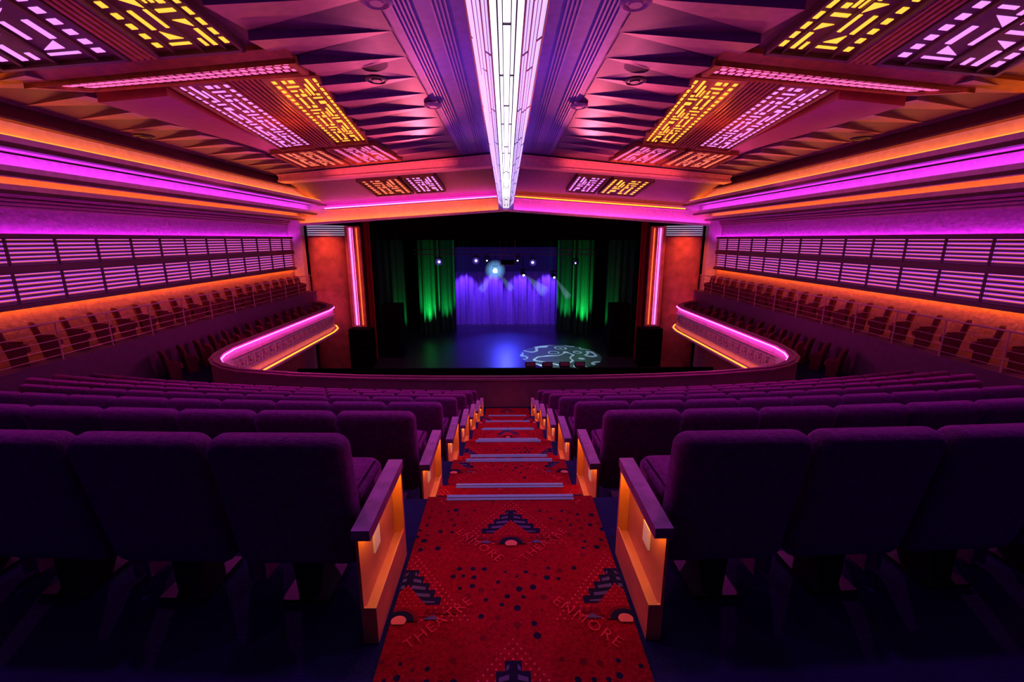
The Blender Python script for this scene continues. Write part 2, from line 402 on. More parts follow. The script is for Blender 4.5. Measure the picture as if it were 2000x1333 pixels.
# ---------------------------------------------------------------- walls, louvres, coves
SN={-1:'left',1:'right'}
for s in (-1,1):
    mb=MB(); mb.box(s*12,s*12.4,-2,25.9,-8.5,.05); put('wall_'+SN[s],mesh(mb,'wall',['wall_rough']),kind='structure',label='rough orange plaster side wall',cat='wall')
    mb=MB(); mb.box(s*12.15,s*12.4,-2,25.9,.05,1.08); put('wall_upper_'+SN[s],mesh(mb,'wall',['wall_up']),kind='structure',label='pink textured plaster upper side wall',cat='wall')
    mb=MB()
    for i in range(4): mb.box(s*(12.15-.06*(i+1)),s*12.15,-2,25.5,.72+.09*i,.77+.09*i)
    put('trim_1' if s<0 else 'trim_2',mesh(mb,'trim',['trim']),kind='structure',label='horizontal plaster ribs on side wall',cat='moulding')
    mb=MB(); mb.box(s*12.00,s*12.03,2,25.4,.056,.08); put('magenta_light_strip',mesh(mb,'ls',['e_purple2']),label='magenta light strip along the top of the louvred band',cat='light strip')
    mb=MB(); mb.box(s*11.86,s*11.90,2,25.2,-1.62,-1.60); put('orange_light_strip',mesh(mb,'ls',['e_orange']),label='orange light strip beneath the louvred band',cat='light strip')
    for (xl,zl,xb,zt,em,nm) in ((9.8,1.93,10.25,2.35,'e_orangecove','orange'),(10.4,1.45,10.9,1.82,'e_purple','purple'),(11.1,1.14,11.5,1.39,'e_orange4','orange')):
        e=empty('cornice_cove',label='stepped plaster cornice cove glowing '+nm,cat='cornice',kind='structure')
        mb=MB(); mb.box(s*xl,s*12.4,-2,25.5,zl-.06,zl); mb.box(s*xl,s*(xl+.04),-2,25.5,zl,zl+.06); mb.box(s*xb,s*(xb+.06),-2,25.5,zl,zt)
        if zl>1.9:
            mb.hexa([(s*(xb-.25),-2,zt),(s*(xb+.06),-2,zt),(s*(xb+.06),25.5,zt),(s*(xb-.25),25.5,zt),(s*(xb-.25),-2,zt+.05),(s*(xb+.06),-2,2.75),(s*(xb+.06),25.5,2.75),(s*(xb-.25),25.5,zt+.05)],1)
        for i in range(3): mb.box(s*(xl+.03*i+.02),s*(xl+.3),-2,25.5,zl-.09-.03*i,zl-.06-.03*i,1)
        put('cove_shelf',mesh(mb,'cove_shelf',['cove','bronzedark']),O0,parent=e)
        mb=MB(); mb.box(s*(xb-.20),s*(xb-.16),1,25.3,zl+.005,zl+.03); put('light_strip',mesh(mb,'ls',[em]),O0,parent=e)
        if zl>1.9:
            mb=MB(); mb.box(s*(xl+.005),s*(xl+.03),-1,25.4,zl+.06,zl+.085); put('lip_light_line',mesh(mb,'ll',['e_lip']),O0,parent=e)
def louvre(s):
    out={}
    mb=MB()
    for z0,z1 in ((-.64,.03),(-1.55,-.80)):
        mb.box(s*.0,s*.04,0,1.2,z0,z0+.025);mb.box(s*.0,s*.04,0,1.2,z1-.025,z1)
        mb.box(s*-.010,s*.06,0,.03,z0,z1)
    mb.box(s*-.04,s*.18,0,1.2,.03,.055); mb.box(s*-.04,s*.0,0,1.2,.055,.13); mb.box(s*-.06,s*.18,0,1.2,-1.6,-1.55); mb.box(s*-.06,s*-.03,0,1.2,-1.66,-1.6); mb.box(s*-.03,s*.05,0,1.2,-.80,-.64)
    out['frame']=mesh(mb,'frame',['frame2'])
    mb=MB(); mo=MB()
    for z0,z1 in ((-.64,.03),(-1.55,-.80)):
        h=(z1-z0-.04)/6
        for i in range(6):
            z=z0+.02+h*(i+.5)
            mb.hexa([(s*.01,.03,z-.045),(s*.08,.03,z-.010),(s*.08,1.2,z-.010),(s*.01,1.2,z-.045),(s*.01,.03,z-.008),(s*.08,.03,z+.015),(s*.08,1.2,z+.015),(s*.01,1.2,z-.008)])
            mo.box(s*.12,s*.145,.05,1.2,z+.008,z+.030)
    out['slats']=mesh(mb,'slats',['slat'])
    out['orange_light_lines']=mesh(mo,'orange_light_lines',['e_loo'])
    mb=MB(); mb.box(s*.15,s*.17,0,1.2,-1.53,.0); out['light_panel']=mesh(mb,'light_panel',['e_lou'])
    return out
for s in (-1,1):
    L=louvre(s)
    for i in range(14):
        e=empty('louvre_panel',(s*11.82,8.4+1.2*i,CZ),label='slatted louvre wall panel backlit in violet',cat='louvre panel',group='side wall louvre panels')
        for n,me in L.items(): put(n,me,O0,parent=e)
# ---------------------------------------------------------------- ceiling
def zc(x): return 3.75-.1*abs(x)
mb=MB()
xs2=[0,.6,1.95,3.8,8,10.4]
for s in (-1,1):
    for a,b in zip(xs2[:-1],xs2[1:]):
        mb.poly([(s*a,-2,zc(a)),(s*b,-2,zc(b)),(s*b,20.9,zc(b)),(s*a,20.9,zc(a))],1 if b<=1.95 else 0)
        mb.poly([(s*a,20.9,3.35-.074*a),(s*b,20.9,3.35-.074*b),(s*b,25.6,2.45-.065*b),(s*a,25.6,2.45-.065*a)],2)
    mb.box(s*10.3,s*12.4,-2,25.9,2.75,2.9,0)
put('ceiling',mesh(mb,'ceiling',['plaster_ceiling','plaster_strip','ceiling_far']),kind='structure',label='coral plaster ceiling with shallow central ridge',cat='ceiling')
mb=MB()
for s in (-1,1):
    for x in (.95,1.02,1.09,1.16,1.50,1.57,1.64,1.71,1.78):
        mb.hexa([(s*x,-1,zc(x)-.035),(s*(x+.035),-1,zc(x)-.035),(s*(x+.035),20.2,zc(x)-.035),(s*x,20.2,zc(x)-.035),(s*x,-1,zc(x)+.02),(s*(x+.035),-1,zc(x)+.02),(s*(x+.035),20.2,zc(x)+.02),(s*x,20.2,zc(x)+.02)])
put('trim_3',mesh(mb,'trim_3',['plaster_strip']),kind='structure',label='lavender ribbed plaster bands beside the central light',cat='moulding')
n=4
for s in (-1,1):
    for (xa,xb,st,d,y00,yend) in ((1.98,4.2,1.12,.18,2.0,19.9),(10.1,8.3,1.12,.17,2.4,19.8)):
        mb=MB(); y=y00
        while y<yend:
            xbb=xb
            if xa<5 and 9.0<y<16.3: xbb=3.80+(y-9)*.09
            T_=(s*xa,y,zc(xa)-.02); A=(s*xbb,y-st*.5,zc(xbb)-d); B=(s*xbb,y+st*.5,zc(xbb)-.03); U=(s*xbb,y-st*.5,zc(xbb)+.02)
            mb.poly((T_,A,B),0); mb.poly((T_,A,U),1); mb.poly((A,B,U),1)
            P0=(s*(xa+(.02 if xa<5 else -.02)),y-st,zc(xa)-.015); mb.poly((T_,P0,(s*xbb,y-st*.5,zc(xbb)-.012)),1)  # flat dark triangle painted as shade between the fins
            y+=st
        put('trim_%d'%n,mesh(mb,'zig',['plaster_moulding','moulding_shade'],recalc=False),kind='structure',label='row of faceted triangular plaster mouldings on ceiling',cat='moulding'); n+=1
    mb=MB()
    mb.hexa([(s*.5,20.4,3.14),(s*9.9,20.4,2.46),(s*9.9,20.95,2.46),(s*.5,20.95,3.14),(s*.5,20.4,3.58),(s*9.9,20.4,2.70),(s*9.9,20.95,2.70),(s*.5,20.95,3.58)])
    mb.hexa([(s*.5,20.3,3.10),(s*9.9,20.3,2.42),(s*9.9,21.0,2.42),(s*.5,21.0,3.10),(s*.5,20.3,3.17),(s*9.9,20.3,2.49),(s*9.9,21.0,2.49),(s*.5,21.0,3.17)])
    mb.hexa([(s*.5,20.30,3.50),(s*9.9,20.30,2.66),(s*9.9,21.0,2.66),(s*.5,21.0,3.50),(s*.5,20.30,3.58),(s*9.9,20.30,2.72),(s*9.9,21.0,2.72),(s*.5,21.0,3.58)])
    mb.hexa([(s*.5,20.6,3.55),(s*9.9,20.6,2.70),(s*9.9,20.95,2.70),(s*.5,20.95,3.55),(s*.5,20.6,3.74),(s*9.9,20.6,2.80),(s*9.9,20.95,2.80),(s*.5,20.95,3.74)],1)  # dark strip standing in for the shadow gap over the beam
    put('ceiling_beam',mesh(mb,'ceiling_beam',['beam','frame']),kind='structure',label='sloping coral transverse ceiling beam',cat='beam')
    mb=MB()
    mb.hexa([(s*3.9,8.75,zc(3.9)-.08),(s*9.9,8.55,zc(9.9)-.08),(s*9.9,8.90,zc(9.9)-.13),(s*3.9,9.05,zc(3.9)-.13),(s*3.9,8.75,zc(3.9)+.02),(s*9.9,8.55,zc(9.9)+.02),(s*9.9,8.90,zc(9.9)+.02),(s*3.9,9.05,zc(3.9)+.02)])
    put('ceiling_beam',mesh(mb,'ceiling_beam',['bronze']),kind='structure',label='bronze coloured transverse ceiling beam',cat='beam')
    mb=MB()
    a=[(6.75,9.75),(8.1,9.7),(8.05,16.0),(7.5,15.9)]
    mb.rings([[(s*x,y,zc(x)-.30+.05*(y-9.7)*.8) for x,y in a],[(s*x,y,zc(x)-.01) for x,y in a]])
    put('ceiling_panel',mesh(mb,'ceiling_panel',['red_panel']),kind='structure',label='red sloping ceiling panel beside lit grille',cat='ceiling panel')
def grille(s,q,em,dark,nv,zf,flip=False,lattice=0,tri=False):
    def P(u,v,dz):
        if flip: u=1-u
        (x0,y0),(x1,y1),(x2,y2),(x3,y3)=q
        x=(x0*(1-u)+x1*u)*(1-v)+(x3*(1-u)+x2*u)*v; y=(y0*(1-u)+y1*u)*(1-v)+(y3*(1-u)+y2*u)*v
        return (s*x,y,zf(x,y)+dz)
    e=empty('ceiling_grille',label='art deco ceiling grille with %s light through cut openings'%em[1],cat='ceiling grille')
    def blk(mb,u0,u1,v0,v1,d0,d1,tri=0):
        if tri:
            a=[(u0,v0),(u1,v0),(u0,v1)] if tri==1 else [(u1,v0),(u1,v1),(u0,v1)]
            mb.rings([[P(u,v,d0) for u,v in a],[P(u,v,d1) for u,v in a]])
        else:
            a=[(u0,v0),(u1,v0),(u1,v1),(u0,v1)]
            mb.hexa([P(u,v,d0) for u,v in a]+[P(u,v,d1) for u,v in a])
    mb=MB(); blk(mb,0,1,0,1,-.10,-.02); put('panel',mesh(mb,'panel',[dark]),O0,parent=e)
    mb=MB()
    for a in ((0,1,0,.02),(0,1,.98,1),(0,.03,0,1),(.97,1,0,1)): blk(mb,*a,-.16,-.09)
    if not lattice:
        for c in (.185,.45,.775): blk(mb,c-.01,c+.01,.0,1,-.14,-.10)
    put('frame',mesh(mb,'frame',['bronze' if dark=='bronze' else 'bronzedark']),O0,parent=e)
    mb=MB(); D=(-.108,-.10)
    if lattice:
        for j in range(3):
            for i in range(lattice):
                o=.5 if j%2 else 0
                u0=.04+.92*(i+o*.9)/lattice; blk(mb,u0,u0+.92*.62/lattice,.14+.27*j,.14+.27*j+.16,*D)
    else:
        V=lambda j:.045+.91*j/nv
        for j in range(nv):
            L=.91/nv
            blk(mb,.08,.135,V(j)+L*.15,V(j)+L*.80,*D)
            blk(mb,.83,.90,V(j)+L*.20,V(j)+L*.70,*D)
            r=j%6
            if r==0: blk(mb,.23,.28,V(j)+L*.1,min(V(j)+L*2.6,.95),*D)
            if r==1: blk(mb,.33,.37,V(j)+L*.1,min(V(j)+L*2.6,.95),*D)
            if r==2: blk(mb,.405,.43,V(j)+L*.1,min(V(j)+L*1.6,.95),*D)
            if r==3: blk(mb,.23,.30,V(j)+L*.3,V(j)+L*.7,*D)
            if r==4: blk(mb,.23,.42,V(j)+L*.15,V(j)+L*.45,*D)
            if r==5: blk(mb,.24,.38,V(j)+L*.15,V(j)+L*.85,*D,tri=1 if tri else 0)
            if r in (0,3):
                if tri: blk(mb,.50,.66,V(j)+L*.1,V(j)+L*.95,*D,tri=1 if r else 2)
                else: blk(mb,.50,.60,V(j)+L*.2,V(j)+L*.75,*D); blk(mb,.66,.72,V(j)+L*.2,V(j)+L*.75,*D)
            if r==1: blk(mb,.48,.72,V(j)+L*.35,V(j)+L*.62,*D)
            if r==2: blk(mb,.50,.54,V(j)+L*.1,V(j)+L*.9,*D); blk(mb,.60,.73,V(j)+L*.3,V(j)+L*.55,*D)
            if r==4: blk(mb,.50,.54,V(j)+L*.1,min(V(j)+L*1.8,.95),*D); blk(mb,.66,.71,V(j)+L*.1,min(V(j)+L*1.9,.95),*D)
    put('lit_openings',mesh(mb,'lit_openings',[em[0]]),O0,parent=e)
def ribs(s,q,zf,nr):
    mb=MB()
    (x0,y0),(x1,y1),(x2,y2),(x3,y3)=q
    def P(u,v,dz):
        x=(x0*(1-u)+x1*u)*(1-v)+(x3*(1-u)+x2*u)*v; y=(y0*(1-u)+y1*u)*(1-v)+(y3*(1-u)+y2*u)*v
        return (s*x,y,zf(x,y)+dz)
    def b(u0,u1,d0,d1):
        a=[(u0,0),(u1,0),(u1,1),(u0,1)]; mb.hexa([P(u,v,d0) for u,v in a]+[P(u,v,d1) for u,v in a])
    b(0,1,-.09,-.02)
    for i in range(nr): b((i+.2)/nr,(i+.7)/nr,-.15,-.08)
    put('ribbed_ceiling_panel',mesh(mb,'ribs',['bronze']),label='ribbed bronze ceiling panel between lit grilles',cat='ceiling panel',kind='structure')
zf=lambda x,y:zc(x)
def zfar(x,y):
    t=(y-20.9)/4.7; return (3.35-.074*x)*(1-t)+(2.45-.065*x)*t-.01
def lerpq(q,u0,u1):
    a,b,c,d=q
    L=lambda p,r,t:(p[0]*(1-t)+r[0]*t,p[1]*(1-t)+r[1]*t)
    return (L(a,b,u0),L(a,b,u1),L(d,c,u1),L(d,c,u0))
Y_=('e_gy','amber');P_=('e_gp','violet');R_=('e_gr','coral');K_=('e_gk','pink')
for s in (-1,1):
    qm=((3.85,9.9),(6.65,9.6),(7.45,15.8),(4.61,16.0))
    grille(s,lerpq(qm,0,.38),Y_,'bronze',20,zf); ribs(s,lerpq(qm,.385,.605),zf,6); grille(s,lerpq(qm,.61,1),P_,'bronze',20,zf,True)
    qs=((4.5,16.3),(8.0,16.1),(8.3,19.2),(4.3,19.6))
    grille(s,lerpq(qs,0,.48),K_,'bronze',11,zf); grille(s,lerpq(qs,.52,1),R_,'bronze',11,zf,True)
    qn=((4.2,3.8),(6.8,3.8),(8.5,8.40),(4.5,8.6))
    grille(s,lerpq(qn,0,.36),Y_,'bronzedark',14,zf,tri=True); ribs(s,lerpq(qn,.365,.475),zf,4); grille(s,lerpq(qn,.48,1),P_,'bronzedark',14,zf,True,tri=True)
    grille(s,((3.9,9.15),(8.8,9.0),(8.0,9.5),(3.9,9.75)),K_,'bronze',3,lambda x,y:zc(x)-.03,False,26)
    qf=((3.3,21.5),(6.9,21.5),(6.7,24.0),(3.1,24.0))
    grille(s,lerpq(qf,0,.42),P_,'bronzedark',7,zfar); grille(s,lerpq(qf,.46,1),R_ if s<0 else Y_,'bronzedark',7,zfar)
mb=MB()
R=[]
for r,z in ((.24,0),(.24,-.04),(.19,-.06),(.17,-.03),(.11,-.03),(.10,-.06),(.05,-.06)):
    R.append([(r*math.cos(2*math.pi*i/24),r*math.sin(2*math.pi*i/24),z) for i in range(24)])
mb.rings(R); me_v=mesh(mb,'ceiling_vent',['frame'],True)
me_l=me_v.copy(); me_l.materials.clear(); me_l.materials.append(M['cove'])
for s in (-1,1):
    for x,y,l in ((2.75,10.4,0),(1.95,7.6,1),(1.95,12.9,1),(9.5,12.6,0)):
        put('ceiling_vent' if not l else 'ceiling_downlight',me_v if not l else me_l,(s*x,y,CZ+zc(x)-(.15 if not l else .06)),label='round dark ceiling vent' if not l else 'round pale recessed ceiling downlight',cat='vent' if not l else 'downlight')
# ---------------------------------------------------------------- central fixture
def fx(t):
    y=1.5+23.6*t; return (.63-.21*t, 3.50-1.55*t, 3.28-1.60*t, y)
e=empty('central_light_fixture',label='long tapering art deco glass ceiling light with white lavender glow',cat='light fixture')
FL=.40
def FP(u,t,dz=0):
    w,ze,zr,y=fx(t); a=abs(u)
    z=zr if a<FL else zr+(ze-zr)*(a-FL)/(1-FL)
    return (u*w,y,z+dz)
for nm,u0,u1,m in (('glass_side',-1,-FL,'e_glass'),('glass_centre',-FL,FL,'e_glasswarm'),('glass_side',FL,1,'e_glass')):
    mb=MB(); mb.rings([[FP(u0,0),FP(u1,0),FP(u1,0,.03),FP(u0,0,.03)],[FP(u0,1),FP(u1,1),FP(u1,1,.03),FP(u0,1,.03)]]); put(nm,mesh(mb,nm,[m]),O0,parent=e)
mb=MB()
def bar(u0,t0,u1,t1,wu,wt=0):
    a=[(u0-wu,t0-wt),(u0+wu,t0-wt),(u1+wu,t1+wt),(u1-wu,t1+wt)]
    mb.hexa([FP(u,t,-.025) for u,t in a]+[FP(u,t,-.004) for u,t in a])
for u,wu in ((.975,.026),(.80,.012),(.70,.008),(.60,.018),(.50,.008),(.41,.026),(.22,.018),(.10,.012)):
    for s in (-1,1): bar(s*u,0.002,s*u,.998,wu)
cols=[(-.98,-.80),(-.80,-.60),(-.60,-.41),(-.22,-.10),(-.10,.10),(.10,.22),(.41,.60),(.60,.80),(.80,.98)]
per={0:.124,1:.088,2:.106,3:.110,4:.130}
for ci,(a,b) in enumerate(cols):
    q=min(ci,8-ci); t=.015+.021*q
    while t<.99:
        aa=[(a,t),(b,t),(b,t+.0014),(a,t+.0014)]
        mb.hexa([FP(u,tt,-.022) for u,tt in aa]+[FP(u,tt,-.004) for u,tt in aa]); t+=per[q]
for i in range(10):
    t=.86+.013*i
    for (a,b) in ((-.6,-.41),(-.4,.4),(.41,.6)):
        aa=[(a,t),(b,t),(b,t+.001),(a,t+.001)]
        mb.hexa([FP(u,tt,-.022) for u,tt in aa]+[FP(u,tt,-.004) for u,tt in aa])
put('frame',mesh(mb,'frame',['frame']),O0,parent=e)
mb=MB()
for s in (-1,1):
    w0,z0,_,y0=fx(0); w1,z1,_,y1=fx(1)
    mb.poly([(s*w0,y0,z0),(s*w1,y1,z1),(s*w1,y1,z1+1.2),(s*w0,y0,z0+.4)])
put('housing',mesh(mb,'housing',['plaster_strip']),O0,parent=e)
mb=MB(); w1,z1,zr,y1=fx(1); mb.box(-w1,w1,y1,y1+.05,zr-.10,z1+.3); put('end_cap',mesh(mb,'end_cap',['plaster_strip']),O0,parent=e)
# ---------------------------------------------------------------- proscenium
mb=MB()
for s in (-1,1):
    mb.hexa([(0,25.6,1.55),(s*12.2,25.6,.72),(s*12.2,25.9,.72),(0,25.9,1.55),(0,25.6,2.55),(s*12.2,25.6,2.9),(s*12.2,25.9,2.9),(0,25.9,2.55)])
    mb.box(s*11.45,s*12.4,25.45,25.9,-8.5,1.35)
put('wall_proscenium',mesh(mb,'wall_proscenium',['cove']),kind='structure',label='pink plaster proscenium surround',cat='wall')
for s in (-1,1):
    e=empty('proscenium_header',label='sloping proscenium cornice lit %s'%('orange' if s<0 else 'magenta'),cat='cornice')
    def hb(mb,x0,x1,y0,y1,a,b):
        zb=lambda x:1.55-.068*abs(x)
        mb.hexa([(s*x0,y0,zb(x0)+a),(s*x1,y0,zb(x1)+a),(s*x1,y1,zb(x1)+a),(s*x0,y1,zb(x0)+a),(s*x0,y0,zb(x0)+b),(s*x1,y0,zb(x1)+b),(s*x1,y1,zb(x1)+b),(s*x0,y1,zb(x0)+b)])
    mb=MB(); hb(mb,0.02,11.4,25.2,25.59,-.06,0); hb(mb,.02,11.4,25.2,25.24,0,.06); hb(mb,.5,10,25.1,25.59,.66,.72)
    put('ledge',mesh(mb,'ledge',['cove']),O0,parent=e)
    mb=MB(); hb(mb,.1,11.3,25.36,25.40,.0,.03); put('light_strip',mesh(mb,'ls',['e_header' if s<0 else 'e_headerm']),O0,parent=e)
    mb=MB(); hb(mb,.5,9.9,25.2,25.24,.73,.78); put('upper_light_strip',mesh(mb,'ls',['e_mag' if s<0 else 'e_orange2']),O0,parent=e)
    e=empty('proscenium_column',(s*10.3,26.35,CZ),label='curved red plaster column with banded capital',cat='column')
    mb=MB()
    rings=[]
    for z in (-8.5,.15):
        rings.append([(1.15*math.cos(a),-.85*math.sin(a)-.0,z) for a in [math.pi*i/24 for i in range(25)]])
    mb.rings(rings,0,cap=True)
    for z in [-.6-.75*i for i in range(6)]:
        mb.rings([[(1.165*math.cos(math.pi*i/24),-.865*math.sin(math.pi*i/24),zz) for i in range(25)] for zz in (z,z+.04)],0)
    put('shaft',mesh(mb,'shaft',['wall_red'],True),O0,parent=e)
    mb=MB()
    for i in range(5):
        z=.14+.12*i
        mb.rings([[((1.21)*math.cos(math.pi*k/24),-(.93)*math.sin(math.pi*k/24),zz) for k in range(25)] for zz in (z,z+.06)],0)
        mb.rings([[((1.12)*math.cos(math.pi*k/24),-(.86)*math.sin(math.pi*k/24),zz) for k in range(25)] for zz in (z+.06,z+.12)],1)
    put('capital',mesh(mb,'capital',['frame','e_cap'],True),O0,parent=e,label='capital with pale slats given a glow')
    e=empty('vertical_light_trim',label='vertical violet and orange light tubes beside stage opening',cat='light strip')
    mb=MB()
    for x0,x1,yy in ((9.13,8.98,25.75),(8.98,8.66,26.0),(8.70,8.60,25.85),(8.6,8.35,26.0)): mb.box(s*x0,s*x1,yy,26.2,-5.2,.72)
    put('backing',mesh(mb,'b',['wall_red']),O0,parent=e)
    mb=MB(); mb.box(s*8.93,s*8.84,25.92,25.97,-5.0,.62); put('violet_tube',mesh(mb,'t',['e_neonp']),O0,parent=e)
    mb=MB(); mb.box(s*8.55,s*8.50,25.92,25.97,-5.0,.62); put('orange_tube',mesh(mb,'t',['e_neono']),O0,parent=e)
    mb=MB(); mb.box(s*8.75,s*8.72,25.92,25.97,-5.0,.62); put('violet_tube',mesh(mb,'t',['e_neonp']),O0,parent=e)
def curtain(x0,x1,y,z0,z1,amp,wl,m,name,label,cat='curtain',group=None,y1=None):
    mb=MB(); n=int(abs(x1-x0)/wl*8)+1; y1=y if y1 is None else y1
    r=random.Random(int(abs(x0*100))); ph=[r.uniform(-.6,.6) for _ in range(n+1)]
    rows=[]
    for z,am in ((z1,.7),(z0+(z1-z0)*.4,1),(z0,1.1)):
        rows.append([mb.bm.verts.new((x0+(x1-x0)*i/n,y+(y1-y)*i/n+amp*am*math.sin(2*math.pi*i/8+ph[i//8*8])*(1+.5*math.sin(i*.37)),z)) for i in range(n+1)])
    for a,b in zip(rows[:-1],rows[1:]):
        for i in range(n): mb.bm.faces.new([a[i],a[i+1],b[i+1],b[i]])
    put(name,mesh(mb,name,[m],True),label=label,cat=cat,group=group)
SZ=-7.28
curtain(-4.7,4.7,38,SZ+.005,1,.14,.50,'curt_purple','backdrop_curtain','pleated backdrop curtain lit blue violet')
for s in (-1,1):
    curtain(s*5.4,s*4.1,35.0,SZ+.005,2.59,.12,.36,'curt_green','stage_leg_curtain','tall pleated stage leg curtain lit green',group='stage leg curtains',y1=35.5)
    curtain(s*6.6,s*5.1,33.6,SZ+.005,2.59,.16,.42,'curt_green','stage_leg_curtain','tall pleated stage leg curtain lit green',group='stage leg curtains',y1=34.0)
    curtain(s*9.0,s*6.9,30.5,SZ+.005,2.59,.12,.45,'curt_green','stage_leg_curtain','dark pleated stage leg curtain with green edge light',group='stage leg curtains')
    curtain(s*8.45,s*7.95,26.6,SZ+.005,2.59,.10,.28,'curt_red','house_curtain','gathered red house curtain at the stage edge',group='house curtains')
mb=MB(); mb.box(-11.8,11.8,25.9,40,SZ-.3,SZ)
mb.box(-9.0,9.0,24.6,25.9,SZ-.3,SZ)
put('stage_floor',mesh(mb,'stage_floor',['blackgloss']),kind='structure',label='glossy black stage floor',cat='stage')
mb=MB(); mb.box(-12,12,24.4,24.6,-8.5,SZ+.0); put('stage_front',mesh(mb,'stage_front',['black']),kind='structure',label='black stage front',cat='stage')
mb=MB(); mb.box(-13,13,40,40.2,-8.5,3); put('wall_back',mesh(mb,'wb',['black']),kind='structure',label='black stage rear wall',cat='wall')
for s in (-1,1):
    mb=MB(); mb.box(s*11.9,s*12.1,26,40,-8.5,3); put('wall_stage_'+SN[s],mesh(mb,'ws',['black']),kind='structure',label='black stage side wall',cat='wall')
mb=MB(); mb.box(-12,12,26,40,2.6,2.8); put('ceiling_stage',mesh(mb,'cs',['black']),kind='structure',label='black stage roof',cat='ceiling')
curtain(-8.6,8.6,27.2,-.05,2.59,.05,.4,'black','stage_border','black stage valance border')
curtain(-8.0,8.0,36.0,-2.55,2.59,.05,.4,'black','stage_border','black upper stage border')
mb=MB(); mb.box(-13,13,-2,40,-8.7,-8.5); put('floor',mesh(mb,'floor',['black']),kind='structure',label='dark stalls floor',cat='floor')
def speaker(x0,x1,y0,y1,z0,z1,nn):
    e=empty('loudspeaker_stack',label='tall black loudspeaker stack at the stage edge',cat='loudspeaker',loc=((x0+x1)/2,y0,CZ+z0))
    w=abs(x1-x0)/2; h=(z1-z0)/nn
    mb=MB()
    for i in range(nn): mb.box(-w,w,0,y1-y0,h*i+(.02 if i else 0),h*(i+1)-.02)
    put('cabinet',mesh(mb,'cab',['speaker']),O0,parent=e)
    mb=MB()
    for i in range(nn):
        mb.box(-w+.06,w-.06,-.03,0,h*i+.08,h*(i+1)-.08)
    put('grille',mesh(mb,'gr',['speaker']),O0,parent=e)
for s in (-1,1):
    speaker(s*9.0,s*7.75,24.7,25.5,SZ,-5.0,2)
    speaker(s*7.7,s*6.5,26.9,27.9,SZ,-3.9,4)
mb=MB(); mb.hexa([(-.3,-.2,0),(.3,-.2,0),(.3,.2,0),(-.3,.2,0),(-.3,-.2,.30),(.3,-.2,.30),(.3,.05,.12),(-.3,.05,.12)]); me_cab=mesh(mb,'cabinet',['speaker'])
mb=MB(); mb.box(-.26,.26,-.215,-.2,.05,.26); me_gr=mesh(mb,'grille',['truss'])
for x in (1.4,2.4,3.4,4.3):
    e=empty('stage_monitor',(x,24.95,CZ+SZ),label='small wedge stage monitor on the stage edge',cat='loudspeaker',group='stage monitors')
    put('cabinet',me_cab,O0,parent=e); put('grille',me_gr,O0,parent=e)
e=empty('lighting_truss',label='black overhead lighting truss above the stage',cat='truss')
mb=MB()
for dy,dz in ((0,0),(.35,0),(0,.35),(.35,.35)): mb.cyl((-6.8,32.8+dy,-1.1+dz),(6.8,32.8+dy,-1.1+dz),.03,n=6)
for i in range(34):
    x=-6.8+.4*i
    mb.cyl((x,32.8,-1.1),(min(x+.4,6.8),32.8,-.75),.015,n=5); mb.cyl((x,33.15,-1.1),(min(x+.4,6.8),32.8,-1.1),.015,n=5)
for x in (-5,0,5): mb.cyl((x,32.98,-.75),(x,32.98,2.59),.015,n=5)
put('truss_frame',mesh(mb,'tf',['truss']),O0,parent=e)
def mover(x,y,z,aim,lens,r=.16):
    e=empty('moving_stage_light',(x,y,CZ+z),label='black moving head stage light hanging from truss',cat='stage light',group='stage lights')
    mb=MB(); mb.box(-.2,.2,-.15,.15,.12,.24); mb.box(-.22,-.17,-.06,.06,-.2,.14); mb.box(.17,.22,-.06,.06,-.2,.14); mb.cyl((0,0,.23),(0,0,-1.132-z),.025,n=8); put('yoke',mesh(mb,'y',['darkmetal']),O0,parent=e)
    d=(Vector(aim)-Vector((x,y,z))).normalized(); c=Vector((0,0,-.12))
    mb=MB(); mb.cyl(c-d*.18,c+d*.18,.11,.16,14); put('head',mesh(mb,'h',['darkmetal'],True),O0,parent=e)
    mb=MB(); mb.cyl(c+d*.18,c+d*.20,r*.8,r*.8,14); put('lens',mesh(mb,'l',[lens]),O0,parent=e)
    return e
cam0=(0,0,0)
mb_=mover(-4.9,32.8,-1.5,cam0,'lens_b',.13);mb2=mover(-2.2,32.8,-1.42,cam0,'lens_b',.13);mb3=mover(1.95,32.8,-1.55,cam0,'lens_b',.13);mover(5.1,32.8,-1.6,cam0,'lens_b',.08)
mover(-1.4,32.8,-1.42,cam0,'lens_w',.05);mover(.85,32.8,-1.42,cam0,'lens_w',.05)
m0=mover(-.8,32.8,-2.1,(-.6,20,-5),'lens_w',.20)
m1=mover(1.25,32.8,-2.35,(2.6,28,-7.3),'lens_w',.1);m2=mover(3.5,32.8,-2.5,(5,29,-7.3),'lens_w',.09)
def volmat(name,col,st):
    vm=bpy.data.materials.new(name); vm.use_nodes=True; nt=vm.node_tree; nt.nodes.clear()
    ou=nt.nodes.new('ShaderNodeOutputMaterial'); ev=nt.nodes.new('ShaderNodeEmission'); ev.inputs[0].default_value=list(col)+[1]; ev.inputs[1].default_value=st
    nt.links.new(ev.outputs[0],ou.inputs['Volume']); M[name]=vm
volmat('haze',(.40,.70,1),.24); volmat('hazeglow',(.2,.5,1),.20); volmat('hazeblue',(.2,.12,1),.5); volmat('hazestage',(.08,.03,.7),.035)  # volumes that glow themselves in place of haze catching light
for m_,tgt,st in ((m1,(1.5,-1.6,-1.3),.42),(m2,(.9,-1.8,-1.5),.26),(m0,(-1.0,-1.2,-1.5),.30),(m0,(1.2,-1.2,-1.4),.28)):
    mb=MB(); mb.cyl((tgt[0]*.1,tgt[1]*.1,-.12+tgt[2]*.1),tgt,.05,st,16); put('haze_beam',mesh(mb,'hb',['haze']),O0,parent=m_)
